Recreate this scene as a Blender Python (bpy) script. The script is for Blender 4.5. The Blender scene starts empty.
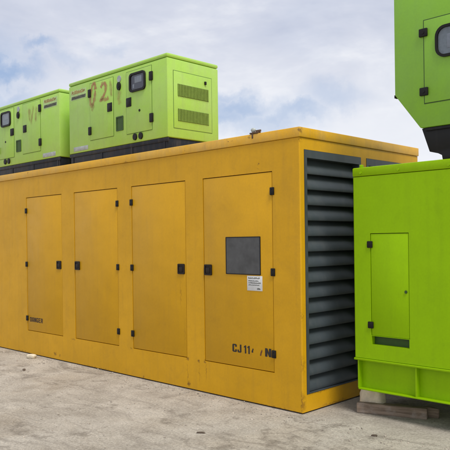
import bpy, bmesh, math, random
from mathutils import Matrix, Vector, noise as mnoise
S = bpy.context.scene
C = S.collection
R = math.radians
random.seed(7)

# ------------------------------------------------------------------ camera
cd = bpy.data.cameras.new('camera'); cam = bpy.data.objects.new('camera', cd); C.objects.link(cam)
yaw, rol = R(44.58), R(-0.709)
fw = Vector((-math.sin(yaw), math.cos(yaw), 0)); rt = Vector((math.cos(yaw), math.sin(yaw), 0)); up = Vector((0, 0, 1))
r2 = math.cos(rol)*rt + math.sin(rol)*up; u2 = math.cos(rol)*up - math.sin(rol)*rt
M = Matrix((r2, u2, -fw)).transposed().to_4x4(); M.translation = (3.732, -4.772, 1.6)
cam.matrix_world = M
cd.sensor_fit = 'HORIZONTAL'; cd.sensor_width = 36; cd.lens = 659.413/450*36; cd.shift_y = 15.368/450
cd.clip_end = 3000; cd.clip_start = .05
S.camera = cam

# ------------------------------------------------------------------ sun, sky
SUN_EL, SUN_AZ = R(60), math.atan2(.965, -.26)           # azimuth from +Y towards +X
sdir = Vector((math.cos(SUN_EL)*math.sin(SUN_AZ), math.cos(SUN_EL)*math.cos(SUN_AZ), math.sin(SUN_EL)))
sl = bpy.data.lights.new('sun', 'SUN'); sl.energy = 3.4; sl.angle = R(24); sl.color = (1, .96, .9)
so = bpy.data.objects.new('sun', sl); C.objects.link(so); so.rotation_euler = sdir.to_track_quat('Z', 'Y').to_euler(); so.location = (6, -6, 12)

def N(nt, typ, loc=None, **kw):
    n = nt.nodes.new(typ)
    for k, v in kw.items():
        if hasattr(n, k) and not k.startswith('i_'): setattr(n, k, v)
    return n
def setin(n, **kw):
    for k, v in kw.items(): n.inputs[k.replace('_', ' ')].default_value = v
    return n
def ramp(nt, fac, stops, interp='LINEAR'):
    r = nt.nodes.new('ShaderNodeValToRGB'); e = r.color_ramp.elements; r.color_ramp.interpolation = interp
    while len(e) < len(stops): e.new(.5)
    for el, (p, c) in zip(e, stops):
        el.position = p; el.color = (c, c, c, 1) if not isinstance(c, tuple) else (*c[:3], 1)
    nt.links.new(fac, r.inputs[0]); return r.outputs[0]
def mixc(nt, fac, a, b, mode='MIX'):
    m = nt.nodes.new('ShaderNodeMix'); m.data_type = 'RGBA'; m.blend_type = mode; m.clamp_factor = True
    for sock, v in ((m.inputs[0], fac), (m.inputs[6], a), (m.inputs[7], b)):
        if hasattr(v, 'links'): nt.links.new(v, sock)
        elif isinstance(v, tuple): sock.default_value = (*v[:3], 1)
        else: sock.default_value = v
    return m.outputs[2]
def math_(nt, op, a, b=0, c=None, clamp=False):
    m = nt.nodes.new('ShaderNodeMath'); m.operation = op; m.use_clamp = clamp
    for i, v in enumerate((a, b, c)):
        if v is None: continue
        if hasattr(v, 'links'): nt.links.new(v, m.inputs[i])
        else: m.inputs[i].default_value = v
    return m.outputs[0]
def vmath(nt, op, a, b=None, scale=None):
    m = nt.nodes.new('ShaderNodeVectorMath'); m.operation = op
    for i, v in enumerate((a, b)):
        if v is None: continue
        if hasattr(v, 'links'): nt.links.new(v, m.inputs[i])
        else: m.inputs[i].default_value = v
    if scale is not None:
        if hasattr(scale, 'links'): nt.links.new(scale, m.inputs['Scale'])
        else: m.inputs['Scale'].default_value = scale
    return m
def noise(nt, vec, scale, detail=4, rough=.55, dist=0):
    n = nt.nodes.new('ShaderNodeTexNoise'); nt.links.new(vec, n.inputs['Vector'])
    setin(n, Scale=scale, Detail=detail, Roughness=rough, Distortion=dist); return n.outputs[0]

w = bpy.data.worlds.new('World'); S.world = w; w.use_nodes = True; nt = w.node_tree; nt.nodes.clear()
sky = nt.nodes.new('ShaderNodeTexSky'); sky.sky_type = 'NISHITA'; sky.sun_disc = False
sky.sun_elevation = SUN_EL; sky.sun_rotation = SUN_AZ; sky.dust_density = 1.5
tc = nt.nodes.new('ShaderNodeTexCoord'); dirv = tc.outputs['Generated']
sx = nt.nodes.new('ShaderNodeSeparateXYZ'); nt.links.new(dirv, sx.inputs[0])
den = math_(nt, 'ADD', math_(nt, 'MAXIMUM', sx.outputs[2], 0.0), .16)
cb = nt.nodes.new('ShaderNodeCombineXYZ')
nt.links.new(math_(nt, 'DIVIDE', sx.outputs[0], den), cb.inputs[0]); nt.links.new(math_(nt, 'DIVIDE', sx.outputs[1], den), cb.inputs[1])
pl = cb.outputs[0]
def dir_at(u, v):
    d = fw + (u-225)/659.413*r2 - (v-240.368)/659.413*u2
    return d.normalized()
def patch(u, v, r0, r1):                                  # an opening in the cloud in a fixed direction of the sky, r in degrees
    d = dir_at(u, v)
    wv = vmath(nt, 'NORMALIZE', vmath(nt, 'ADD', dirv, vmath(nt, 'SCALE', noise_vec, scale=.13).outputs[0]).outputs[0]).outputs[0]
    df = vmath(nt, 'MULTIPLY', vmath(nt, 'SUBTRACT', wv, tuple(d)).outputs[0], (.62, .62, 1.9)).outputs[0]
    dp = math_(nt, 'MULTIPLY', vmath(nt, 'LENGTH', df).outputs['Value'], -1.0)
    mr = nt.nodes.new('ShaderNodeMapRange'); mr.interpolation_type = 'SMOOTHSTEP'
    nt.links.new(dp, mr.inputs[0]); mr.inputs[1].default_value = -R(r1); mr.inputs[2].default_value = -R(r0)
    return mr.outputs[0]
nn = nt.nodes.new('ShaderNodeTexNoise'); nt.links.new(dirv, nn.inputs['Vector']); setin(nn, Scale=9.0, Detail=8.0, Roughness=.62)
noise_vec = vmath(nt, 'SUBTRACT', nn.outputs['Color'], (.5, .5, .5)).outputs[0]
n1 = noise(nt, pl, .9, 7, .55, .3)
n2 = noise(nt, pl, 2.6, 8, .6, .4)
n3 = noise(nt, vmath(nt, 'MULTIPLY', dirv, (1, 1, 2.6)).outputs[0], 4.5, 8, .58, .3)
bri = math_(nt, 'ADD', math_(nt, 'MULTIPLY', n2, .5), math_(nt, 'MULTIPLY', n3, .5))
cloud = ramp(nt, bri, [(.34, (5.5, 5.95, 7.3)), (.5, (6.7, 7.05, 8.15)), (.64, (8.6, 8.8, 9.35))])
# paler towards the horizon
hz = nt.nodes.new('ShaderNodeMapRange'); nt.links.new(sx.outputs[2], hz.inputs[0]); hz.inputs[1].default_value = .30; hz.inputs[2].default_value = .15
cloud = mixc(nt, math_(nt, 'MULTIPLY', hz.outputs[0], .75), cloud, (9.3, 9.5, 9.9))
cov = ramp(nt, n1, [(.27, 0.0), (.42, 1.0)])
blue = mixc(nt, .7, sky.outputs[0], (3.3, 4.9, 7.9))
op = None
for (u, v, r0, r1, a) in ((238, 105, .0, 3.6, .7), (224, 114, .0, 3.2, .65), (290, 114, .0, 3.0, .6), (226, 92, .0, 2.2, .5), (0, 72, .0, 3.0, .85), (36, 54, .0, 1.8, .65), (4, 98, 0., 2.6, .5), (60, 62, 0., 2.2, .3),
                          (330, 98, .0, 3.5, .4), (262, 120, .0, 4.5, .5), (110, 44, 0, 2., .25), (-120, 60, 2., 9., .7), (-260, 150, 2., 8., .6), (600, 60, 2., 9., .6), (860, 140, 2., 9., .6)):
    k = math_(nt, 'MULTIPLY', patch(u, v, r0, r1), a); op = k if op is None else math_(nt, 'MAXIMUM', op, k)
cover = math_(nt, 'MULTIPLY', math_(nt, 'ADD', math_(nt, 'MULTIPLY', cov, .15), .85), math_(nt, 'SUBTRACT', 1.0, op))
col = mixc(nt, cover, blue, cloud)
bg = nt.nodes.new('ShaderNodeBackground'); nt.links.new(col, bg.inputs[0]); bg.inputs[1].default_value = .1
wo = nt.nodes.new('ShaderNodeOutputWorld'); nt.links.new(bg.outputs[0], wo.inputs[0])

S.view_settings.view_transform = 'Standard'; S.view_settings.look = 'None'
S.view_settings.exposure = 0.0; S.view_settings.gamma = 1; S.view_settings.use_curve_mapping = False
S.render.engine = 'CYCLES'

# ------------------------------------------------------------------ materials
def new_mat(name):
    m = bpy.data.materials.new(name); m.use_nodes = True; nt = m.node_tree
    b = nt.nodes['Principled BSDF']; return m, nt, b
def coords(nt, rnd=True):
    tc = nt.nodes.new('ShaderNodeTexCoord'); v = tc.outputs['Object']
    if not rnd: return v, v
    oi = nt.nodes.new('ShaderNodeObjectInfo')
    return v, vmath(nt, 'ADD', v, vmath(nt, 'SCALE', (13.1, 7.7, 5.3), scale=oi.outputs['Random']).outputs[0]).outputs[0]
def scaled(nt, v, s):
    return vmath(nt, 'MULTIPLY', v, s).outputs[0]
def sc(c, k): return tuple(x*k for x in c)

def paint(name, rgb, rough=.4, var=.10, dirt=(.2, .17, .13), dirt_amt=.25, chip=.0, spots=(), wav=.35, spec=.5, drips=0.0, fade=None):
    m, nt, b = new_mat(name); v0, v = coords(nt)
    n = noise(nt, v, 1.4, 5, .6)
    c = mixc(nt, ramp(nt, n, [(.3, 0.0), (.7, 1.0)]), sc(rgb, 1-var), sc(rgb, 1+var))
    if fade:                                                     # chalked, sun-bleached blotches
        c = mixc(nt, math_(nt, 'MULTIPLY', ramp(nt, noise(nt, v, 2.3, 6, .65, .5), [(.42, 0.0), (.7, 1.0)]), fade[1]), c, fade[0])
    st = noise(nt, scaled(nt, v, (9, 9, .55)), 1.6, 6, .6)
    c = mixc(nt, math_(nt, 'MULTIPLY', ramp(nt, st, [(.5, 0.0), (.78, 1.0)]), dirt_amt), c, dirt)
    sm = noise(nt, v, 5.5, 8, .7, .6)
    c = mixc(nt, math_(nt, 'MULTIPLY', ramp(nt, sm, [(.5, 0.0), (.72, 1.0)]), dirt_amt*.8), c, dirt)
    fine = noise(nt, v, 70, 3, .6)
    c = mixc(nt, .10, c, ramp(nt, fine, [(.3, sc(rgb, .6)), (.7, sc(rgb, 1.35))]))
    rust = ramp(nt, noise(nt, v, 90, 4, .7), [(.35, (.055, .018, .008)), (.7, (.16, .06, .02))])
    mask = None
    if chip:
        mask = ramp(nt, noise(nt, v, 16, 8, .7), [(.73-chip*.1, 0.0), (.76-chip*.1, 1.0)])
    if spots:
        wob = vmath(nt, 'SCALE', vmath(nt, 'SUBTRACT', _noisecol(nt, v0, 28), (.5, .5, .5)).outputs[0], scale=.075).outputs[0]
        vv = vmath(nt, 'ADD', v0, wob).outputs[0]
        for (x, y, z, rx, rz, a) in spots:
            d = vmath(nt, 'MULTIPLY', vmath(nt, 'SUBTRACT', vv, (x, y, z)).outputs[0], (1/rx, 1/max(rx, .06), 1/rz)).outputs[0]
            l = vmath(nt, 'LENGTH', d).outputs['Value']
            k = math_(nt, 'MULTIPLY', ramp(nt, l, [(.25, 1.0), (.95, 0.0)]), a*.8)
            mask = k if mask is None else math_(nt, 'MAXIMUM', mask, k)
    if mask is not None: c = mixc(nt, mask, c, rust)
    nt.links.new(c, b.inputs['Base Color'])
    rr = math_(nt, 'ADD', math_(nt, 'MULTIPLY', sm, .3), rough-.13)
    nt.links.new(rr, b.inputs['Roughness']); b.inputs['Specular IOR Level'].default_value = spec
    h = math_(nt, 'ADD', math_(nt, 'MULTIPLY', noise(nt, v, 2.1, 2, .4), 1.0), math_(nt, 'MULTIPLY', noise(nt, v, 160, 2, .5), .012))
    bu = nt.nodes.new('ShaderNodeBump'); bu.inputs['Strength'].default_value = wav; bu.inputs['Distance'].default_value = .03
    nt.links.new(h, bu.inputs['Height']); nt.links.new(bu.outputs[0], b.inputs['Normal'])
    return m
def _noisecol(nt, v, s):
    n = nt.nodes.new('ShaderNodeTexNoise'); nt.links.new(v, n.inputs['Vector']); setin(n, Scale=float(s), Detail=4.0); return n.outputs['Color']
def plain(name, rgb, rough=.5, metal=0.0, var=.25, scale=14, bump=.15, spec=.5):
    m, nt, b = new_mat(name); v0, v = coords(nt)
    n = noise(nt, v, scale, 6, .65)
    nt.links.new(ramp(nt, n, [(.3, sc(rgb, 1-var)), (.7, sc(rgb, 1+var))]), b.inputs['Base Color'])
    nt.links.new(math_(nt, 'ADD', math_(nt, 'MULTIPLY', n, .3), rough-.15), b.inputs['Roughness'])
    b.inputs['Metallic'].default_value = metal; b.inputs['Specular IOR Level'].default_value = spec
    bu = nt.nodes.new('ShaderNodeBump'); bu.inputs['Strength'].default_value = bump; bu.inputs['Distance'].default_value = .004
    nt.links.new(noise(nt, v, scale*3, 5), bu.inputs['Height']); nt.links.new(bu.outputs[0], b.inputs['Normal'])
    return m

YEL = (.62, .330, .006)
WALL_SPOTS = [(-1.545, 0, .06, .03, .04, .9), (-1.56, 0, .17, .008, .14, .55), (-1.56, 0, .33, .03, .02, .8), (-1.385, 0, .325, .022, .025, .9), (-1.375, 0, .2, .008, .13, .35),
              (-1.285, 0, .325, .03, .02, .8), (-1.27, 0, .22, .01, .12, .5), (-4.25, 0, .08, .05, .035, .8), (-4.13, 0, .07, .03, .025, .55), (-3.80, 0, .325, .06, .014, .7),
              (-2.55, 0, .33, .02, .012, .7), (-2.32, 0, .03, .02, .025, .7), (-.51, 0, 2.335, .018, .012, .9), (-.51, 0, 2.29, .02, .006, .4),
              (-.006, .004, .10, .016, .13, .7), (-.004, .004, .45, .012, .1, .45), (-.003, .0, .9, .008, .08, .4), (-.004, 0, 2.51, .012, .03, .5), (-.3, 0, .01, .35, .012, .5), (-3.2, 0, .012, .5, .016, .5),
              (0, .3, .165, .3, .008, .4), (-.005, .5, .02, .3, .02, .55), (-5.1, 0, .02, .3, .016, .5)]
m_yel = paint('yellow_wall_paint', YEL, .45, .08, (.36, .2, .03), .28, .1, WALL_SPOTS, .5, spec=.27)
m_yel_door = paint('yellow_door_paint', sc(YEL, .94), .43, .05, (.38, .21, .03), .22, .08,
                   [(-1.66, 0, 1.02, .012, .2, .28), (-1.6, 0, .6, .012, .2, .2), (-4.1, 0, .6, .01, .2, .2)], .65, spec=.27)
m_yel_roof = paint('yellow_roof_paint', sc(YEL, 1.1), .45, .10, (.30, .2, .09), .4, .55, [(.01, -.01, 2.60, .018, .035, .8), (-4.9, 0, 2.60, .03, .02, .8), (-2.6, 0, 2.54, .05, .012, .6), (-.62, -.012, 2.6, .03, .025, .6)], .3, fade=((.58, .44, .2), .35))
m_yel_dirty = plain('rust_brown_steel', (.10, .055, .03), .7)
m_slate = paint('slate_louvre_paint', (.044, .056, .064), .45, .18, (.12, .12, .11), .25, .0, [], .3)
m_slot = plain('dark_interior', (.03, .035, .038), .8)
m_seam = plain('green_seam', (.10, .19, .03), .7)
m_hinge = plain('black_hinge_metal', (.010, .009, .008), .5, 0, .3, 30, spec=.25)
m_brown = plain('brown_black_latch', (.016, .010, .007), .5, 0, .3, 30, spec=.25)
PG = (.35, .585, .085)
m_pg = paint('pale_green_paint', PG, .42, .06, (.30, .36, .15), .3, .05, [], .25, fade=((.42, .58, .21), .4), spec=.35)
LG = (.272, .485, .001)
m_lg = paint('lime_green_paint', LG, .42, .05, (.15, .25, .01), .18, .03,
             [(.96, .35, .38, .02, .1, .4), (1.0, .35, .3, .03, .08, .3), (1.06, .35, .3, .02, .12, .25)], .25, spec=.13)
UG = (.22, .465, .022)
m_ug = paint('mid_green_paint', UG, .42, .05, (.16, .27, .06), .2, .03, [], .2, fade=((.2, .40, .09), .3))
m_black = paint('black_base_paint', (.008, .0085, .009), .5, .2, (.05, .045, .04), .3, .1, [], .25, spec=.25)
m_skid = paint('navy_skid_paint', (.012, .015, .023), .5, .2, (.09, .075, .065), .45, .5, [], .3, spec=.25)
m_grey = plain('grey_plate', (.36, .39, .38), .5, .2, .25, 22)
m_white = plain('white_card', (.62, .63, .62), .6, 0, .1, 8, .05)
m_cap = plain('weathered_white_plastic', (.4, .43, .4), .5, 0, .25, 40)
m_ink = plain('black_stencil_ink', (.02, .014, .01), .6, 0, .4, 40)
m_ink_rust = plain('rust_stencil_ink', (.14, .05, .015), .7, 0, .4, 60)
m_brown_ink = plain('brown_stencil_ink', (.035, .014, .006), .6, 0, .3, 60)
m_logo_red = plain('faded_red_ink', (.36, .16, .045), .6, 0, .4, 60)
m_bar = plain('grey_print_bar', (.13, .15, .09), .6, 0, .35, 60)
m_logo_blk = plain('dark_print_ink', (.055, .06, .05), .6, 0, .3, 40)
m_strip = plain('worn_decal_film', (.40, .57, .21), .5, 0, .2, 20)
m_vent = plain('olive_vent_mesh', (.085, .125, .018), .6, 0, .3, 30)
m_vent_slat = plain('green_vent_slat', (.21, .32, .05), .5, 0, .15, 20)
m_dgreen = plain('dark_green_recess', (.03, .075, .008), .6, 0, .25, 20)
m_inst = plain('grey_instrument_panel', (.19, .22, .24), .5, 0, .2, 30)
m_inst_dark = plain('dark_instrument_panel', (.035, .033, .055), .5, 0, .2, 30)
m_inst_light = plain('instrument_face', (.24, .26, .29), .4, 0, .15, 30)
m_dusty = plain('dusty_grey_pane', (.060, .062, .064), .4, 0, .4, 7, .12)
def glass_mat():
    m, nt, b = new_mat('tinted_window_glass'); out = nt.nodes['Material Output']
    gl = nt.nodes.new('ShaderNodeBsdfGlossy'); gl.inputs['Roughness'].default_value = .06
    tr = nt.nodes.new('ShaderNodeBsdfTransparent'); tr.inputs[0].default_value = (.93, .945, .96, 1)
    lw = nt.nodes.new('ShaderNodeLayerWeight'); lw.inputs[0].default_value = .5
    fac = math_(nt, 'ADD', math_(nt, 'MULTIPLY', math_(nt, 'POWER', lw.outputs['Facing'], 4.0), .8), .03)
    mx = nt.nodes.new('ShaderNodeMixShader'); nt.links.new(fac, mx.inputs[0]); nt.links.new(tr.outputs[0], mx.inputs[1]); nt.links.new(gl.outputs[0], mx.inputs[2])
    nt.links.new(mx.outputs[0], out.inputs[0]); return m
m_glass = glass_mat()
def spray_mat(name, rgb, lo, hi):
    m, nt, b = new_mat(name); out = nt.nodes['Material Output']; v0, v = coords(nt)
    b.inputs['Base Color'].default_value = (*rgb, 1); b.inputs['Roughness'].default_value = .7
    tr = nt.nodes.new('ShaderNodeBsdfTransparent'); mx = nt.nodes.new('ShaderNodeMixShader')
    a = math_(nt, 'ADD', noise(nt, v, 11, 5, .65), math_(nt, 'MULTIPLY', noise(nt, v, 60, 3, .6), .25))
    at = nt.nodes.new('ShaderNodeAttribute'); at.attribute_name = 'coat'
    nt.links.new(math_(nt, 'MULTIPLY', ramp(nt, a, [(.4, lo), (.85, hi)]), at.outputs['Fac']), mx.inputs[0]); nt.links.new(tr.outputs[0], mx.inputs[1]); nt.links.new(b.outputs[0], mx.inputs[2])
    nt.links.new(mx.outputs[0], out.inputs[0]); return m
m_spray = spray_mat('rusty_spray_paint', (.46, .17, .11), .2, .85)
m_spray_faint = spray_mat('faint_spray_paint', (.38, .21, .09), .08, .5)

def wood_mat():
    m, nt, b = new_mat('weathered_timber'); v0, v = coords(nt)
    g = noise(nt, scaled(nt, v, (2, 30, 30)), 2.0, 7, .65, .4)
    p = noise(nt, v, 9, 6, .7)
    c = mixc(nt, ramp(nt, p, [(.52, 0.0), (.75, .8)]), ramp(nt, g, [(.3, (.11, .075, .05)), (.7, (.33, .25, .185))]), (.33, .29, .25))
    nt.links.new(c, b.inputs['Base Color']); b.inputs['Roughness'].default_value = .85
    bu = nt.nodes.new('ShaderNodeBump'); bu.inputs['Strength'].default_value = .6; bu.inputs['Distance'].default_value = .006
    nt.links.new(g, bu.inputs['Height']); nt.links.new(bu.outputs[0], b.inputs['Normal']); return m
m_wood = wood_mat()
m_stone = plain('pale_block_stone', (.70, .62, .47), .9, 0, .22, 12, .7)
m_stone_dark = plain('brown_debris', (.085, .06, .042), .9, 0, .4, 18, .7)
m_cream = plain('cream_stone', (.6, .53, .4), .9, 0, .25, 18, .7)

def ground_mat():
    m, nt, b = new_mat('dusty_concrete_yard'); v0, v = coords(nt, False)
    wv = vmath(nt, 'ADD', v, vmath(nt, 'SCALE', vmath(nt, 'SUBTRACT', _noisecol(nt, v, 1.3), (.5, .5, .5)).outputs[0], scale=.5).outputs[0]).outputs[0]
    big = noise(nt, wv, .55, 8, .62, .3); mid = noise(nt, wv, 2.6, 9, .68, .4); fin = noise(nt, v, 46, 8, .78); gr = noise(nt, v, 210, 3, .6)
    # tyre-dragged streaks of dust run roughly along the row of machines
    mp = nt.nodes.new('ShaderNodeMapping'); mp.inputs['Rotation'].default_value = (0, 0, R(24)); mp.inputs['Scale'].default_value = (.45, 3.2, 1); nt.links.new(wv, mp.inputs[0])
    stk = noise(nt, mp.outputs[0], 2.4, 8, .66, .5)
    base = ramp(nt, mid, [(.30, (.305, .27, .222)), (.5, (.415, .373, .312)), (.68, (.51, .463, .392))])
    base = mixc(nt, ramp(nt, big, [(.44, 0.0), (.6, .6)]), base, (.51, .47, .408))
    base = mixc(nt, math_(nt, 'MULTIPLY', ramp(nt, stk, [(.52, 0.0), (.66, 1.0)]), .5), base, (.21, .183, .15))
    st2 = math_(nt, 'ADD', math_(nt, 'MULTIPLY', noise(nt, v, 3.3, 10, .74), .8), math_(nt, 'MULTIPLY', big, .25))
    base = mixc(nt, math_(nt, 'MULTIPLY', ramp(nt, st2, [(.55, 0.0), (.63, 1.0)]), .6), base, (.17, .145, .115))
    base = mixc(nt, math_(nt, 'MULTIPLY', ramp(nt, noise(nt, v, 12, 9, .78), [(.58, 0.0), (.66, 1.0)]), .5), base, (.15, .128, .1))
    base = mixc(nt, .75, base, mixc(nt, 1.0, base, ramp(nt, fin, [(.33, .5), (.67, 1.45)]), 'MULTIPLY'))
    base = mixc(nt, .5, base, mixc(nt, 1.0, base, ramp(nt, gr, [(.3, .5), (.7, 1.45)]), 'MULTIPLY'))
    br = ramp(nt, noise(nt, wv, .8, 6, .6, .6), [(.47, 0.0), (.62, .55)])
    base = mixc(nt, br, base, mixc(nt, 1.0, base, (.86, .81, .74), 'MULTIPLY'))
    vo = nt.nodes.new('ShaderNodeTexVoronoi'); vo.feature = 'DISTANCE_TO_EDGE'; vo.inputs['Scale'].default_value = .62; nt.links.new(wv, vo.inputs['Vector'])
    cr = math_(nt, 'MULTIPLY', ramp(nt, vo.outputs['Distance'], [(.0, 1.0), (.012, 0.0)]), ramp(nt, noise(nt, v, 1.1, 3), [(.56, 0.0), (.66, .45)]))
    base = mixc(nt, cr, base, (.1, .082, .066))
    nt.links.new(base, b.inputs['Base Color']); b.inputs['Roughness'].default_value = .92; b.inputs['Specular IOR Level'].default_value = .25
    h = math_(nt, 'ADD', math_(nt, 'MULTIPLY', mid, .6), math_(nt, 'ADD', math_(nt, 'MULTIPLY', fin, .34), math_(nt, 'MULTIPLY', gr, .07)))
    h = math_(nt, 'SUBTRACT', h, math_(nt, 'MULTIPLY', cr, .25))
    bu = nt.nodes.new('ShaderNodeBump'); bu.inputs['Strength'].default_value = .75; bu.inputs['Distance'].default_value = .05
    nt.links.new(h, bu.inputs['Height']); nt.links.new(bu.outputs[0], b.inputs['Normal']); return m
m_ground = ground_mat()

# ------------------------------------------------------------------ mesh helpers
def obj(name, bm, mat, parent=None, smooth=True, ang=35, label=None):
    me = bpy.data.meshes.new(name); bm.normal_update(); bm.to_mesh(me); bm.free()
    me.materials.append(mat)
    if smooth:
        for p in me.polygons: p.use_smooth = True
        me.set_sharp_from_angle(angle=R(ang))
    o = bpy.data.objects.new(name, me); C.objects.link(o); o.parent = parent
    if label: o['label'] = label
    return o
def tag(o, label, cat, group=None):
    o['label'] = label; o['category'] = cat
    if group: o['group'] = group
    return o
def thing(name, label, cat, loc, group=None):
    o = bpy.data.objects.new(name, None); o.empty_display_size = .2; C.objects.link(o); o.location = loc
    return tag(o, label, cat, group)
def box(bm, x0, x1, y0, y1, z0, z1, bev=0, seg=2):
    r = bmesh.ops.create_cube(bm, size=1); vs = r['verts']
    for v in vs:
        v.co = Vector(((x0+x1)/2 + v.co.x*(x1-x0), (y0+y1)/2 + v.co.y*(y1-y0), (z0+z1)/2 + v.co.z*(z1-z0)))
    if bev:
        es = list({e for v in vs for e in v.link_edges})
        bmesh.ops.bevel(bm, geom=es, offset=bev, segments=seg, affect='EDGES', profile=.5)
    return bm
def B(*a, **k): return box(bmesh.new(), *a, **k)
def quad(bm, a, b, c, d):
    return bm.faces.new([bm.verts.new(p) for p in (a, b, c, d)])
def prism(bm, pts, y0, y1, bev=0):                          # polygon in x,z swept along y (pts counter-clockwise seen from -y)
    f = [bm.verts.new((x, y0, z)) for x, z in pts]; k = [bm.verts.new((x, y1, z)) for x, z in pts]
    fs = [bm.faces.new(f), bm.faces.new(k[::-1])]
    n = len(pts)
    for i in range(n): fs.append(bm.faces.new((f[i], k[i], k[(i+1) % n], f[(i+1) % n])))
    if bev:
        es = list({e for fa in fs for e in fa.edges})
        bmesh.ops.bevel(bm, geom=es, offset=bev, segments=2, affect='EDGES', profile=.5)
    return bm
def rrect(cx, cz, w, h, r, n=6):
    pts = []
    for (sx_, sz_, a0) in ((1, -1, -90), (1, 1, 0), (-1, 1, 90), (-1, -1, 180)):
        for i in range(n+1):
            a = R(a0 + 90*i/n); pts.append((cx + sx_*(w/2-r) + r*math.cos(a), cz + sz_*(h/2-r) + r*math.sin(a)))
    return pts
def ring(bm, outer, inner, y0, y1):
    n = len(outer)
    A = [[bm.verts.new((x, y, z)) for x, z in P] for P in (outer, inner) for y in (y0, y1)]
    of, ob, inf, inb = A
    for i in range(n):
        j = (i+1) % n
        bm.faces.new((of[i], of[j], inf[j], inf[i])); bm.faces.new((of[j], of[i], ob[i], ob[j])); bm.faces.new((inf[i], inf[j], inb[j], inb[i])); bm.faces.new((ob[i], inb[i], inb[j], ob[j]))
    return bm
def sheet_holes(bm, axis, at, a0, a1, z0, z1, holes, depth):
    """wall sheet at y=at (axis 'y', facing -y) or x=at (axis 'x', facing +x) with rectangular openings whose reveals go in by depth"""
    As = sorted({a0, a1, *[h[0] for h in holes], *[h[1] for h in holes]}); Zs = sorted({z0, z1, *[h[2] for h in holes], *[h[3] for h in holes]})
    P = (lambda a, z, d=0: (a, at+d, z)) if axis == 'y' else (lambda a, z, d=0: (at-d, a, z))
    V = {}
    def vv(a, z):
        if (a, z) not in V: V[(a, z)] = bm.verts.new(P(a, z))
        return V[(a, z)]
    for i in range(len(As)-1):
        for j in range(len(Zs)-1):
            ca, cz = (As[i]+As[i+1])/2, (Zs[j]+Zs[j+1])/2
            if any(h[0] < ca < h[1] and h[2] < cz < h[3] for h in holes): continue
            bm.faces.new((vv(As[i], Zs[j]), vv(As[i+1], Zs[j]), vv(As[i+1], Zs[j+1]), vv(As[i], Zs[j+1])))
    for h in holes:
        c = [(h[0], h[2]), (h[1], h[2]), (h[1], h[3]), (h[0], h[3])]
        for k in range(4):
            (a, z), (b, y) = c[k], c[(k+1) % 4]
            quad(bm, P(a, z), P(a, z, depth), P(b, y, depth), P(b, y))
def corner_arc(bm, x, y, r, z0, z1, n=4):                   # rounded bend between a -y face and a +x face
    prev = None
    for i in range(n+1):
        a = R(-90 + 90*i/n); p = (x - r + r*math.cos(a), y + r + r*math.sin(a))
        cur = (bm.verts.new((*p, z0)), bm.verts.new((*p, z1)))
        if prev: bm.faces.new((prev[0], cur[0], cur[1], prev[1]))
        prev = cur
W_, T_ = .56, .21
FONT = {
 'C': [[(.1, 0), (W_-.1, 0), (W_, .1), (W_, .34), (W_-T_, .34), (W_-T_, .16), (T_, .16), (T_, .84), (W_-T_, .84), (W_-T_, .66), (W_, .66), (W_, .9), (W_-.1, 1), (.1, 1), (0, .9), (0, .1)]],
 'G': [[(.1, 0), (W_-.1, 0), (W_, .1), (W_, .5), (.3, .5), (.3, .38), (W_-T_, .38), (W_-T_, .16), (T_, .16), (T_, .84), (W_-T_, .84), (W_-T_, .68), (W_, .68), (W_, .9), (W_-.1, 1), (.1, 1), (0, .9), (0, .1)]],
 'J': [[(.1, 0), (W_-.1, 0), (W_, .1), (W_, 1), (W_-T_, 1), (W_-T_, .16), (T_, .16), (T_, .34), (0, .34), (0, .1)]],
 '1': [[(.14, 0), (.35, 0), (.35, 1), (.2, 1), (0, .84), (0, .68), (.14, .76)]],
 '4': [[(0, .24), (.2, .24), (.2, .38), (.16, .38), (.26, .66), (.16, .78), (0, .4)]],
 'N': [[(0, 0), (T_, 0), (T_, .5), (W_-T_, 0), (W_, 0), (W_, 1), (W_-T_, 1), (W_-T_, .5), (T_, 1), (0, 1)]],
 'M': [[(0, 0), (T_, 0), (T_, .55), (.32, .3), (.45, .55), (.45, 0), (.64, 0), (.64, 1), (.46, 1), (.32, .72), (.18, 1), (0, 1)]],
 'X': [[(.03, 0), (.2, 0), (.26, .34), (.36, .52), (.30, .78), (.2, .6), (.12, .42)]],
 'D': [[(0, 0), (T_*.9, 0), (T_*.9, 1), (0, 1)], [(.22, 0), (W_-.12, 0), (W_, .14), (W_, .86), (W_-.12, 1), (.22, 1), (.22, .84), (W_-T_, .82), (W_-T_, .18), (.22, .16)]],
 'A': [[(0, 0), (T_, 0), (T_, .24), (.27, .24), (.27, .4), (T_, .4), (T_, .84), (.27, .84), (.27, 1), (.1, 1), (0, .88)], [(W_-T_, 0), (W_, 0), (W_, .88), (W_-.1, 1), (.3, 1), (.3, .84), (W_-T_, .84), (W_-T_, .4), (.3, .4), (.3, .24), (W_-T_, .24)]],
 'E': [[(0, 0), (W_, 0), (W_, .16), (T_, .16), (T_, .42), (W_-.08, .42), (W_-.08, .58), (T_, .58), (T_, .84), (W_, .84), (W_, 1), (0, 1)]],
 'R': [[(0, 0), (T_, 0), (T_, .36), (.27, .36), (.27, .5), (T_, .5), (T_, .84), (.27, .84), (.27, 1), (0, 1)], [(W_-T_, 0), (W_, 0), (W_-.04, .4), (W_, .5), (W_, .88), (W_-.1, 1), (.3, 1), (.3, .84), (W_-T_, .84), (W_-T_, .5), (.3, .5), (.3, .36), (.38, .36)]]}
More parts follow.
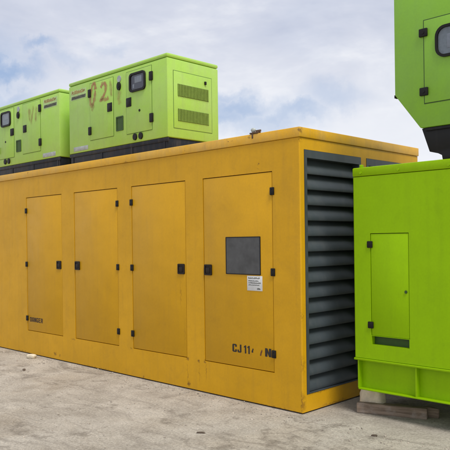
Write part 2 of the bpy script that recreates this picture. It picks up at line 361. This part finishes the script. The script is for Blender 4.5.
def stencil(s, x, z, y, h, xs=1.0, gap=.14):
    bm = bmesh.new()
    for ch in s:
        if ch == ' ': x += .34*h*xs; continue
        wd = 0
        for poly in FONT[ch]:
            bm.faces.new([bm.verts.new((x+px*h*xs, y, z+pz*h)) for px, pz in poly]); wd = max(wd, max(p[0] for p in poly))
        x += (wd+gap)*h*xs
    return bm
def strokes(lines, y, w0, w1=None):                          # hand-sprayed strokes: flat ribbons on a face
    bm = bmesh.new(); coat = bm.verts.layers.float.new('coat')
    for ln in lines:
        pts = []
        for a, b in zip(ln[:-1], ln[1:]):
            for i in range(6): pts.append(Vector(a).lerp(Vector(b), i/6))
        pts.append(Vector(ln[-1])); prev = None
        for i, p in enumerate(pts):
            t = (pts[min(i+1, len(pts)-1)] - pts[max(i-1, 0)]).normalized(); nrm = Vector((-t.y, t.x))
            ww = (w0 + (w1 or w0)*mnoise.noise(Vector((p.x*9, p.y*9, i*.3))))
            cur = [bm.verts.new((p.x+nrm.x*ww*k, y, p.y+nrm.y*ww*k)) for k in (-1, -.35, .35, 1)]
            fl = 0.0 if i in (0, len(pts)-1) else 1.0
            for q, a in zip(cur, (0, fl, fl, 0)): q[coat] = a
            if prev:
                for k in range(3): bm.faces.new((prev[k], prev[k+1], cur[k+1], cur[k]))
            prev = cur
    return bm
def disc(bm, cx, cz, rx, rz, y0, y1, n=20):
    return prism(bm, [(cx+rx*math.cos(2*math.pi*i/n), cz+rz*math.sin(2*math.pi*i/n)) for i in range(n)], y0, y1)
def glyphs(x0, x1, z0, z1, y, n, seed, slant=.0):             # print too small to read: a row of letter-sized strokes
    rnd = random.Random(seed); bm = bmesh.new(); wv = (x1-x0)/n
    for i in range(n):
        a = x0+i*wv; h = (z1-z0)
        pass
        tops = rnd.choice([1, 1, .75]); s = wv*.8; t = wv*.3
        def q(ax, bx, az, bz):
            sh = lambda z: slant*(z-z0)
            quad(bm, (ax+sh(az), y, az), (bx+sh(az), y, az), (bx+sh(bz), y, bz), (ax+sh(bz), y, bz))
        q(a, a+t, z0, z0+h*tops)
        for lev in rnd.sample([0, .4, .78], 2): q(a+t, a+s, z0+h*tops*lev, z0+h*tops*(lev+.22))
        if rnd.random() < .6: q(a+s-t*.8, a+s, z0+h*tops*.22, z0+h*tops*.7)
    return bm

# ------------------------------------------------------------------ ground
bm = bmesh.new(); bmesh.ops.create_grid(bm, x_segments=1, y_segments=1, size=600)
g = obj('ground', bm, m_ground); g['kind'] = 'structure'

# ------------------------------------------------------------------ yellow container generator
Lc, Wc = 7.1, 2.18; ZB, ZF, ZR = .014, 2.535, 2.63
DZ0, DZ1 = .344, 2.245
doors = [(-4.988, -4.052, 'L'), (-3.738, -2.798, 'R'), (-2.508, -1.570, 'L'), (-1.283, -.340, 'R')]   # hinge side
yc = thing('container_generator', 'large yellow container generator with four doors standing on the concrete yard', 'generator', (0, 0, 0))
bm = bmesh.new(); rC = .012; gp = .007
bays = [(.062, 1.005, .172, 2.43), (1.105, 2.118, .172, 2.43)]
sheet_holes(bm, 'y', 0, -Lc, -rC, ZB, ZF, [(a-gp, b+gp, DZ0-gp, DZ1+gp) for a, b, _ in doors], .035)
sheet_holes(bm, 'x', 0, rC, Wc, ZB, ZF, bays, .16)
corner_arc(bm, 0, 0, rC, ZB, ZF)
quad(bm, (0, Wc, ZB), (-Lc, Wc, ZB), (-Lc, Wc, ZF), (0, Wc, ZF)); quad(bm, (-Lc, Wc, ZB), (-Lc, 0, ZB), (-Lc, 0, ZF), (-Lc, Wc, ZF))
quad(bm, (-Lc, 0, ZB), (-Lc, Wc, ZB), (0, Wc, ZB), (0, 0, ZB))
obj('body', bm, m_yel, yc, ang=50)
obj('inner_lining', B(-Lc+.01, -.162, .036, Wc-.01, ZB+.005, ZF-.004), m_slot, yc)
obj('skid', B(-Lc+.05, -.05, .05, Wc-.05, 0, ZB+.004), m_slot, yc)  # unseen skid, added and set back to leave a dark shadow gap at the foot
bm = bmesh.new(); box(bm, -Lc-.014, .012, -.014, Wc+.012, ZF+.003, ZR, .008)
obj('roof', bm, m_yel_roof, yc)
for a, b, hs in doors:
    d = obj('door', B(a, b, .003, .034, DZ0, DZ1, bev=.003), m_yel_door, yc)
    hx = a-.006 if hs == 'L' else b+.006
    for z in (2.061, 1.292, .515):
        hb = B(hx-.025, hx+.025, -.013, .004, z-.037, z+.037, bev=.006)
        for q in (-.02, .02): box(hb, hx-.006, hx+.006, -.017, -.012, z+q-.006, z+q+.006, .002)
        obj('hinge', hb, m_hinge, d)
    x = b-.072 if hs == 'L' else a+.062
    lb = bmesh.new(); ring(lb, rrect(x, 1.295, .108, .112, .012), rrect(x, 1.295, .078, .082, .008), -.010, .004)
    box(lb, x-.042, x+.042, -.0035, .004, 1.251, 1.339); box(lb, x-.03, x+.03, -.009, -.002, 1.262, 1.316, .003)
    obj('latch', lb, m_brown, d)
    if a < -4.9:
        obj('stencil_label', stencil('DANGER', -4.925, .470, .0015, .064, 1.42, .10), m_brown_ink, d)
    if a > -1.5:
        wb = bmesh.new(); o_, i_ = rrect(-.7265, 1.4465, .468, .375, .006), rrect(-.7265, 1.4465, .452, .359, .004)
        ring(wb, o_, i_, -.003, .006); f = obj('window_frame', wb, m_hinge, d)
        obj('window_pane', B(-.955, -.498, -.001, .0025, 1.265, 1.628), m_dusty, d)
        st = obj('notice_sticker', B(-.672, -.474, .000, .0032, 1.105, 1.250, bev=.001), m_white, d)
        for k, (xa, xb_, za, zb, n_) in enumerate(((-.655, -.50, 1.222, 1.236, 12), (-.655, -.52, 1.196, 1.207, 18), (-.655, -.49, 1.176, 1.187, 20), (-.655, -.51, 1.156, 1.166, 18), (-.54, -.495, 1.118, 1.134, 5))):
            obj('print_line', glyphs(xa, xb_, za, zb, -.0012, n_, 3+k), m_logo_blk, st)
        for s_, x_, mm, xs_ in (('C', -.886, m_ink, 1.35), ('J', -.816, m_ink, 1.2), ('1', -.728, m_ink, 1.1), ('1', -.681, m_ink, 1.1), ('4', -.625, m_ink, 1.3), ('X', -.520, m_ink_rust, 1.25), ('N', -.450, m_ink, 1.75)):
            obj('stencil_lettering', stencil(s_, x_, .480, .0012, .080, xs_, .14), mm, d)
for (y0, y1, z0, z1) in bays:
    lb = bmesh.new(); fr = .04
    o_ = [(y0+.002, z0+.002), (y1-.002, z0+.002), (y1-.002, z1-.002), (y0+.002, z1-.002)]; i_ = [(y0+fr, z0+.010), (y1-fr, z0+.010), (y1-fr, z1-.075), (y0+fr, z1-.075)]
    ring(lb, o_, i_, -.004, .13)
    for v in lb.verts: v.co = Vector((-v.co.y, v.co.x, v.co.z))
    p = .1445; z = z0+.012
    while z + .1 < z1-.04:                                   # rain louvres: sloping blades with a turned-down lip
        prof = [(-.026, z), (-.020, z+.004), (-.018, z+.014), (-.020, z+.034), (-.030, z+.060), (-.082, z+.150), (-.088, z+.150), (-.088, z+.143), (-.037, z+.054), (-.027, z+.032), (-.026, z+.016), (-.030, z+.004)]
        fv = [lb.verts.new((x, y0+fr-.004, zz)) for x, zz in prof]; bv = [lb.verts.new((x, y1-fr+.004, zz)) for x, zz in prof]
        for i in range(len(prof)):
            j = (i+1) % len(prof); lb.faces.new((fv[i], bv[i], bv[j], fv[j]))
        lb.faces.new(fv); lb.faces.new(bv[::-1]); z += p
    bmesh.ops.recalc_face_normals(lb, faces=lb.faces[:])
    obj('louvre', lb, m_slate, yc)
rb = bmesh.new(); box(rb, -.60, -.49, -.02, .03, 2.6305, 2.645, .004); box(rb, -.575, -.555, -.018, .01, 2.585, 2.632, .004)
box(rb, -.535, -.47, -.004, .012, 2.643, 2.665, .005)
br = obj('roof_bracket', rb, m_yel_dirty, yc, label='grey bracket with pale cap on roof edge')
cb_ = bmesh.new(); bmesh.ops.create_uvsphere(cb_, u_segments=14, v_segments=8, radius=.027)
for v in cb_.verts: v.co = Vector((-.565 + v.co.x, .0 + v.co.y*.8, 2.668 + v.co.z*.85))
obj('cap', cb_, m_cap, br)

# ------------------------------------------------------------------ pale green generator sets standing on the yellow roof
def roof_genset(x0, x1, mirrored, label, sprays):
    L, W, H = x1-x0, .85, (1.176 if mirrored else 1.198); s = -1 if mirrored else 1; zr = ZR + .0005
    t = thing('generator_set', label, 'generator', ((x0+x1)/2, .3+W/2, zr), 'pale green generator sets on the yellow roof')
    X = lambda u: (u-L/2)*s
    def xb(bm, u0, u1, y0, y1, z0, z1, bev=0):
        a, b = sorted((X(u0), X(u1))); return box(bm, a, b, y0-W/2, y1-W/2, z0, z1, bev)
    nb = bmesh.new
    cz = .2
    bm = nb(); xb(bm, 0, L, 0, W, cz, H-.054, .016); obj('canopy', bm, m_pg, t)
    bm = nb(); xb(bm, -.002, L+.002, -.002, W+.002, H-.051, H, .02); obj('roof', bm, m_pg, t)
    bm = nb(); xb(bm, .02, L-.02, .012, W-.012, 0, .198, .006)
    xb(bm, 0, L, .004, .02, .15, .197, .003); xb(bm, 0, L, .004, .02, 0, .03, .003)
    for u in (.06, .75, 1.4, L-.09): xb(bm, u, u+.03, .006, .02, .03, .15)
    obj('skid', bm, m_skid, t)
    yf = -W/2
    for (u0, u1, z0, z1) in ((.527, 1.05, .338, 1.098), (1.335, 1.832, .322, 1.098)):
        bm = nb(); xb(bm, u0, u1, -.007, .002, z0, z1, .003); d = obj('door', bm, m_pg, t)
        bm = nb(); xb(bm, u0-.006, u1+.006, -.003, .002, z0-.006, z1+.006); obj('seal', bm, m_seam, d)
        hu = u0 if u0 < 1 else u1
        for z in (.968, .463):
            bm = nb(); xb(bm, hu-.03, hu+.03, -.024, 0, z-.055, z+.055, .008); obj('hinge', bm, m_hinge, d)
        lu = u1-.07 if u0 < 1 else u0+.05
        bm = nb(); xb(bm, lu-.052, lu+.052, -.016, 0, .66, .775, .008); xb(bm, lu-.03, lu+.03, -.02, 0, .68, .735, .004); obj('latch', bm, m_hinge, d)
        if u0 > 1:
            cxx, cz_ = X(1.572), .945
            bm = ring(nb(), rrect(cxx, cz_, .315, .235, .05), rrect(cxx, cz_, .265, .185, .035), yf-.028, yf-.006); fr = obj('window_frame', bm, m_hinge, d)
            bm = nb(); box(bm, cxx-.136, cxx+.136, yf-.0085, yf-.003, cz_-.095, cz_+.095)
            obj('instrument_panel', bm, m_inst if mirrored else m_inst_dark, d)
            bm = nb(); box(bm, cxx-.06, cxx+.08, yf-.0125, yf-.008, cz_-.01, cz_+.07, .002); box(bm, cxx-.1, cxx-.07, yf-.0125, yf-.008, cz_-.07, cz_-.02, .002)
            obj('gauge', bm, m_inst_light, d)  # pale blocks double as the light reflection in the unmirrored set's pane
            bm = prism(nb(), rrect(cxx, cz_, .27, .19, .037), yf-.019, yf-.017); obj('window_pane', bm, m_glass, d)
            bm = disc(nb(), X(1.6), .586, .016, .016, yf-.012, yf); obj('lock', bm, m_hinge, d)
    bm = disc(nb(), X(1.183), 1.050, .042, .042, yf-.006, yf+.004); obj('lifting_plate', bm, m_grey, t)
    bm = disc(nb(), X(1.182), .955, .036, .052, yf-.02, yf+.004); disc(bm, X(1.182), .955, .018, .028, yf-.024, yf); obj('lock', bm, m_hinge, t)
    bm = nb(); ring(bm, rrect(X(1.185), .478, .15, .185, .01), rrect(X(1.185), .478, .118, .155, .006), yf-.008, yf+.002); xb(bm, 1.126, 1.244, -.002, .002, .4, .556)
    obj('grab_recess', bm, m_dgreen, t)
    for u in (1.502, 1.617):
        bm = disc(nb(), X(u), .27, .036, .042, yf-.018, yf+.002); obj('drain_cap', bm, m_hinge, t)
    bm = nb(); xb(bm, .115, .465, -.004, .002, .226, .285, .001); obj('pocket_plate', bm, m_grey, t)
    a, b = sorted((X(.06), X(.43)))
    bm = nb(); box(bm, a-.01, b+.01, yf-.0012, yf+.001, .935, 1.075); obj('name_strip', bm, m_strip, t)
    bm = glyphs(a+.015, b-.03, 1.022, 1.066, yf-.0022, 10, 11, .3); obj('maker_lettering', bm, m_logo_red, t)
    bm = prism(nb(), [(a+.006, .946), (b-.014, .946), (b-.004, .990), (a+.016, .990)], yf-.0018, yf-.001); obj('name_bar', bm, m_bar, t)
    bm = glyphs(a+.02, b-.03, .950, .987, yf-.0026, 12, 23, .2); obj('name_lettering', bm, m_logo_blk, t)
    # vent end: framed panel with two barred openings
    e = X(L); sg = 1 if e > 0 else -1
    def eb(bm, d0, d1, y0, y1, z0, z1, bev=0):
        p, q = sorted((e+sg*d0, e+sg*d1)); return box(bm, p, q, y0-W/2, y1-W/2, z0, z1, bev)
    bm = nb(); eb(bm, -.002, .004, .098, .725, .318, .998, .002); ep = obj('end_panel', bm, m_pg, t)
    bm = nb(); eb(bm, -.002, .0015, .091, .732, .311, 1.005); obj('seal', bm, m_seam, ep)
    for z0, z1 in ((.702, .85), (.405, .553)):
        bm = nb(); eb(bm, 0, .006, .16, .672, z0, z1)
        v = obj('vent', bm, m_vent, ep)
        bm = nb()
        for k in range(21):
            yk = .166 + k*.0242; eb(bm, .006, .016, yk, yk+.009, z0+.004, z1-.004)
        obj('vent_bars', bm, m_vent_slat, ep)
    bm = nb(); eb(bm, 0, .02, .6, .628, .905, .945, .004); obj('end_lock', bm, m_hinge, ep)
    for lines, ww, mm in sprays:
        for ln in lines: obj('spray_marking', strokes([[(X(u), z) for u, z in ln]], yf-.0085, ww, ww*.7), mm, t)
    return t
oval = [(.60+.055*math.cos(a)+.02*math.sin(a)*1.5, .945+.15*math.sin(a)) for a in [R(k*36+20) for k in range(11)]]
two = [(.78, 1.0), (.82, 1.05), (.87, 1.055), (.905, 1.0), (.885, .93), (.83, .87), (.77, .835), (.84, .845), (.92, .83), (.96, .85)]
roof_genset(-4.31, -2.19, False, 'pale green generator set with large rusty 02 sprayed on its side, standing on yellow roof',
            [([oval, two], .034, m_spray), ([[(1.0, 1.07), (1.02, .84)], [(.62, .82), (.57, .72)], [(1.2, .90), (1.17, .80), (1.2, .72)]], .04, m_spray_faint)])
roof_genset(-6.68, -4.56, True, 'pale green generator set left on the yellow roof, faint brown marks near its name strip',
            [([[(.62, 1.02), (.66, .78)], [(.70, 1.05), (.80, .75)], [(.84, 1.02), (.83, .8)]], .04, m_spray_faint)])

# ------------------------------------------------------------------ lime green generator on blocks
gx0, gx1, gy0, gy1 = .334, 3.55, .35, 1.75; gz0, gz1 = .231, 2.245
lg = thing('generator_set', 'lime green generator with narrow hinged door, raised on timber beside the yellow container', 'generator', ((gx0+gx1)/2, (gy0+gy1)/2, gz0))
def LB(*a, bev=0): return B(*a, bev=bev)
def wobj(name, bm, mat, par, root):                          # mesh given in world coordinates, origin moved to its thing
    for v in bm.verts: v.co -= root.location
    return obj(name, bm, mat, par)
m_lg_obj = m_lg
bm = bmesh.new(); r = .012
dx0, dx1, dz0, dz1 = .515, .886, .735, 1.642
sheet_holes(bm, 'y', gy0, gx0+r, gx1-r, .52, 2.16, [(dx0-.005, dx1+.005, dz0-.002, dz1+.005), (dx0, dx1, .652, dz0-.006)], .05)
corner_arc(bm, gx1, gy0, r, .52, 2.16)
prev = None
for i in range(5):
    a = R(180 + 90*i/4); p = (gx0+r+r*math.cos(a), gy0+r+r*math.sin(a)); cur = (bm.verts.new((*p, .52)), bm.verts.new((*p, 2.16)))
    if prev: bm.faces.new((prev[0], cur[0], cur[1], prev[1]))
    prev = cur
quad(bm, (gx1, gy0+r, .52), (gx1, gy1, .52), (gx1, gy1, 2.16), (gx1, gy0+r, 2.16)); quad(bm, (gx0, gy1, .52), (gx0, gy0+r, .52), (gx0, gy0+r, 2.16), (gx0, gy1, 2.16))
quad(bm, (gx1, gy1, .52), (gx0, gy1, .52), (gx0, gy1, 2.16), (gx1, gy1, 2.16)); quad(bm, (gx0, gy0, .52), (gx0, gy1, .52), (gx1, gy1, .52), (gx1, gy0, .52))
wobj('canopy', bm, m_lg, lg, lg)
wobj('door_recess', B(gx0+.05, gx1-.05, gy0+.051, gy1-.05, .53, 2.15), m_dgreen, lg, lg)
bm = B(gx0-.003, gx1+.003, gy0-.004, gy1+.004, 2.163, gz1, bev=.012)
for x in (.42, .80, 1.26, 1.9, 2.5, 3.1): disc(bm, x, 2.195, .012, .012, gy0-.010, gy0-.002, 10)
wobj('roof', bm, m_lg, lg, lg)
bm = B(.40, .422, gy0+.01, gy0+.05, gz1-.002, gz1+.026, bev=.004); wobj('lifting_lug', bm, m_lg, lg, lg)
d = wobj('door', B(dx0, dx1, gy0+.003, gy0+.045, dz0, dz1, bev=.003), m_lg, lg, lg)
for z in (1.547, .826):
    bm = B(dx0-.033, dx0+.020, gy0-.014, gy0+.004, z-.030, z+.030, bev=.006); wobj('hinge', bm, m_hinge, d, lg)
bm = disc(bmesh.new(), .86, 1.137, .012, .014, gy0-.006, gy0+.004); wobj('lock', bm, m_dgreen, d, lg)
bm = bmesh.new()                                             # base frame: top ledge, recessed web, bottom flange, stiffening ribs
box(bm, gx0-.004, gx1+.004, gy0-.010, gy1+.010, .497, .516, .004)
box(bm, gx0+.032, gx1-.032, gy0+.058, gy1-.058, .244, .4965)
box(bm, gx0+.035, gx1-.035, gy0-.002, gy1+.002, gz0, .2435, .003)
for x in (.362, .935, 1.55, 2.2, 2.85, 3.50):
    prism(bm, [(x, .2435), (x+.014, .2435), (x+.014, .4965), (x, .4965)], gy0+.004, gy0+.0578)
wobj('base_frame', bm, m_lg, lg, lg)

# ------------------------------------------------------------------ green generator stacked on the lime one
ux0, ux1, uy0, uy1 = .775, 3.37, .35, 1.72; uzt = 3.79
ug = thing('generator_set', 'green generator with cut off lower corner and black base, stacked on the lime generator', 'generator', ((ux0+ux1)/2, (uy0+uy1)/2, gz1+.0005))
bm = prism(bmesh.new(), [(ux0, 2.838), (1.012, 2.525), (ux1-.237, 2.525), (ux1, 2.838), (ux1, uzt), (ux0, uzt)], uy0, uy1, .009)
wobj('canopy', bm, m_ug, ug, ug)
bm = prism(bmesh.new(), [(1.014, 2.522), (1.082, 2.322), (1.16, 2.300), (1.196, 2.285), (1.196, 2.2458), (1.40, 2.2458), (1.42, 2.29), (2.72, 2.29), (2.74, 2.2458), (2.95, 2.2458), (2.95, 2.285), (3.06, 2.322), (3.131, 2.522)], uy0+.02, uy1-.02, .004)
wobj('base_frame', bm, m_black, ug, ug)
bm = B(1.05, 3.09, uy0+.008, uy0+.0195, 2.498, 2.521, bev=.003); wobj('base_rail', bm, m_black, ug, ug)
vx0, vx1, vz0, vz1 = 1.058, 1.68, 2.728, 3.418
d = wobj('door', B(vx0, vx1, uy0-.007, uy0+.002, vz0, vz1, bev=.003), m_ug, ug, ug)
wobj('seal', B(vx0-.007, vx1+.007, uy0-.003, uy0+.002, vz0-.007, vz1+.007), m_dgreen, d, ug)
for z in (3.317, 2.824):
    bm = B(vx0-.04, vx0+.034, uy0-.024, uy0, z-.034, z+.034, bev=.006); disc(bm, vx0-.003, z, .014, .014, uy0-.029, uy0-.02, 12); wobj('hinge', bm, m_hinge, d, ug)
cx_, cz_ = 1.372, 3.208
wobj('window_frame', ring(bmesh.new(), rrect(cx_, cz_, .415, .262, .085), rrect(cx_, cz_, .372, .219, .066), uy0-.026, uy0-.006), m_hinge, d, ug)
wobj('instrument_panel', prism(bmesh.new(), rrect(cx_, cz_, .38, .226, .07), uy0-.0088, uy0-.005), m_inst, d, ug)
bm = B(cx_-.11, cx_+.04, uy0-.0125, uy0-.0084, cz_-.06, cz_+.055, bev=.002); box(bm, cx_+.07, cx_+.13, uy0-.0125, uy0-.0084, cz_-.02, cz_+.05, .002)
wobj('gauge', bm, m_inst_light, d, ug)
wobj('window_pane', prism(bmesh.new(), rrect(cx_, cz_, .376, .222, .068), uy0-.019, uy0-.017), m_glass, d, ug)
wobj('latch', B(1.59, 1.66, uy0-.018, uy0-.002, 3.0, 3.1, bev=.008), m_hinge, d, ug)
wobj('edge_clip', B(ux0-.008, ux0+.004, uy0+.004, uy0+.05, 2.815, 2.842, bev=.003), m_hinge, ug, ug)

# ------------------------------------------------------------------ supports and rubble
def rubble(name, c, dims, mat, seed, label, cat, rz=0, rough=.25, sub=2, group=None):
    bm = bmesh.new(); bmesh.ops.create_icosphere(bm, subdivisions=sub+1, radius=.5)
    for v in bm.verts:
        n = v.co.normalized(); k = max(abs(n.x), abs(n.y), abs(n.z)); p = n*(.5/(.35+.65*k))
        p *= 1 + rough*mnoise.noise(n*1.7+Vector((seed*3.1, 0, 0))) + rough*.4*mnoise.noise(n*4.5+Vector((0, seed, 0)))
        v.co = Vector((p.x*dims[0], p.y*dims[1], p.z*dims[2]))
    zm = min(v.co.z for v in bm.verts)
    for v in bm.verts: v.co.z -= zm
    o = obj(name, bm, mat, ang=50); o.location = c; o.rotation_euler = (0, 0, rz); return tag(o, label, cat, group)
def beam(name, loc, rz, L, W, H, mat, label, cat, seed=1, wav=.006):
    bm = bmesh.new(); nx = 14
    P = [[bm.verts.new((i*L/nx, y, z)) for (y, z) in ((0, 0), (W, 0), (W, H), (0, H))] for i in range(nx+1)]
    for i in range(nx):
        for k in range(4): bm.faces.new((P[i][k], P[i][(k+1) % 4], P[i+1][(k+1) % 4], P[i+1][k]))
    bm.faces.new(P[0]); bm.faces.new(P[-1][::-1])
    for v in bm.verts:
        if v.co.z > .01: v.co += Vector((0, mnoise.noise(Vector((v.co.x*9+seed, v.co.z*20, 0)))*wav, mnoise.noise(Vector((v.co.x*11, seed, v.co.y*15)))*wav*1.6))
    bmesh.ops.recalc_face_normals(bm, faces=bm.faces[:])
    bmesh.ops.bevel(bm, geom=[e for e in bm.edges if e.calc_face_angle(0) > .9], offset=.004, segments=2, affect='EDGES')
    o = obj(name, bm, mat); o.location = loc; o.rotation_euler = (0, 0, rz); return tag(o, label, cat)
beam('timber', (.323, .385, .0), R(19.5), .625, .055, .093, m_wood, 'weathered grey timber lying on the ground under the front edge of the lime generator', 'timber')
beam('timber', (.50, .53, .0), R(19.5), .50, .05, .085, m_wood, 'brown timber lying behind the front timber, its end poking out to the right', 'timber', 5)
rubble('stone_block', (.392, .552, 0), (.235, .15, .231), m_stone, 4, 'pale stone block propping the left corner of the lime generator', 'stone block', 0, .10)
beam('timber', (3.0, .36, .0), 0, .22, 1.3, .2305, m_wood, 'thick timber bearer under the right end of the lime generator', 'timber', 9, .0)
beam('timber', (.9, 1.15, .0), 0, .2, .55, .2305, m_wood, 'thick timber bearer under the rear left of the lime generator', 'timber', 12, .0)
rubble('stone', (-4.6, -.16, -.004), (.13, .09, .06), m_cream, 6, 'cream stone lying against the foot of the yellow container', 'stone', .3, .1)
rubble('scrap', (-3.91, -.65, -.006), (.13, .035, .014), m_stone_dark, 8, 'flat dark brown scrap on the ground in front of the first door', 'scrap', -.5)
rubble('scrap', (-.275, -1.02, -.004), (.07, .03, .012), m_stone_dark, 12, 'small dark brown scrap on the open concrete below the window door', 'scrap', .6)
rubble('scrap', (.83, -.13, -.004), (.045, .035, .015), m_stone_dark, 15, 'small dark lump on the concrete in front of the timber', 'scrap', .2)
# loose grit on the concrete
bm = bmesh.new(); rnd = random.Random(3)
for i in range(2600):
    x, y = rnd.uniform(-7, 2.6), rnd.uniform(-3.2, .25)
    if rnd.random() < .45: y = -abs(rnd.gauss(0, .16)) - .01
    elif y > -.02 and x < .1: continue
    r_ = rnd.choice([.002, .002, .003, .003, .004, .005, .006, .009]) * rnd.uniform(.7, 1.2)
    res = bmesh.ops.create_icosphere(bm, subdivisions=1, radius=r_, matrix=Matrix.Translation((x, y, r_*.3)))
    for v in res['verts']: v.co += Vector((rnd.uniform(-1, 1), rnd.uniform(-1, 1), rnd.uniform(-.6, .3)))*r_*.35
m_grit = plain('grit', (.35, .305, .25), .95, 0, .6, 3, .3)
gr_ = obj('gravel', bm, m_grit, smooth=False); gr_['kind'] = 'stuff'; tag(gr_, 'loose grit scattered over the concrete yard', 'gravel')
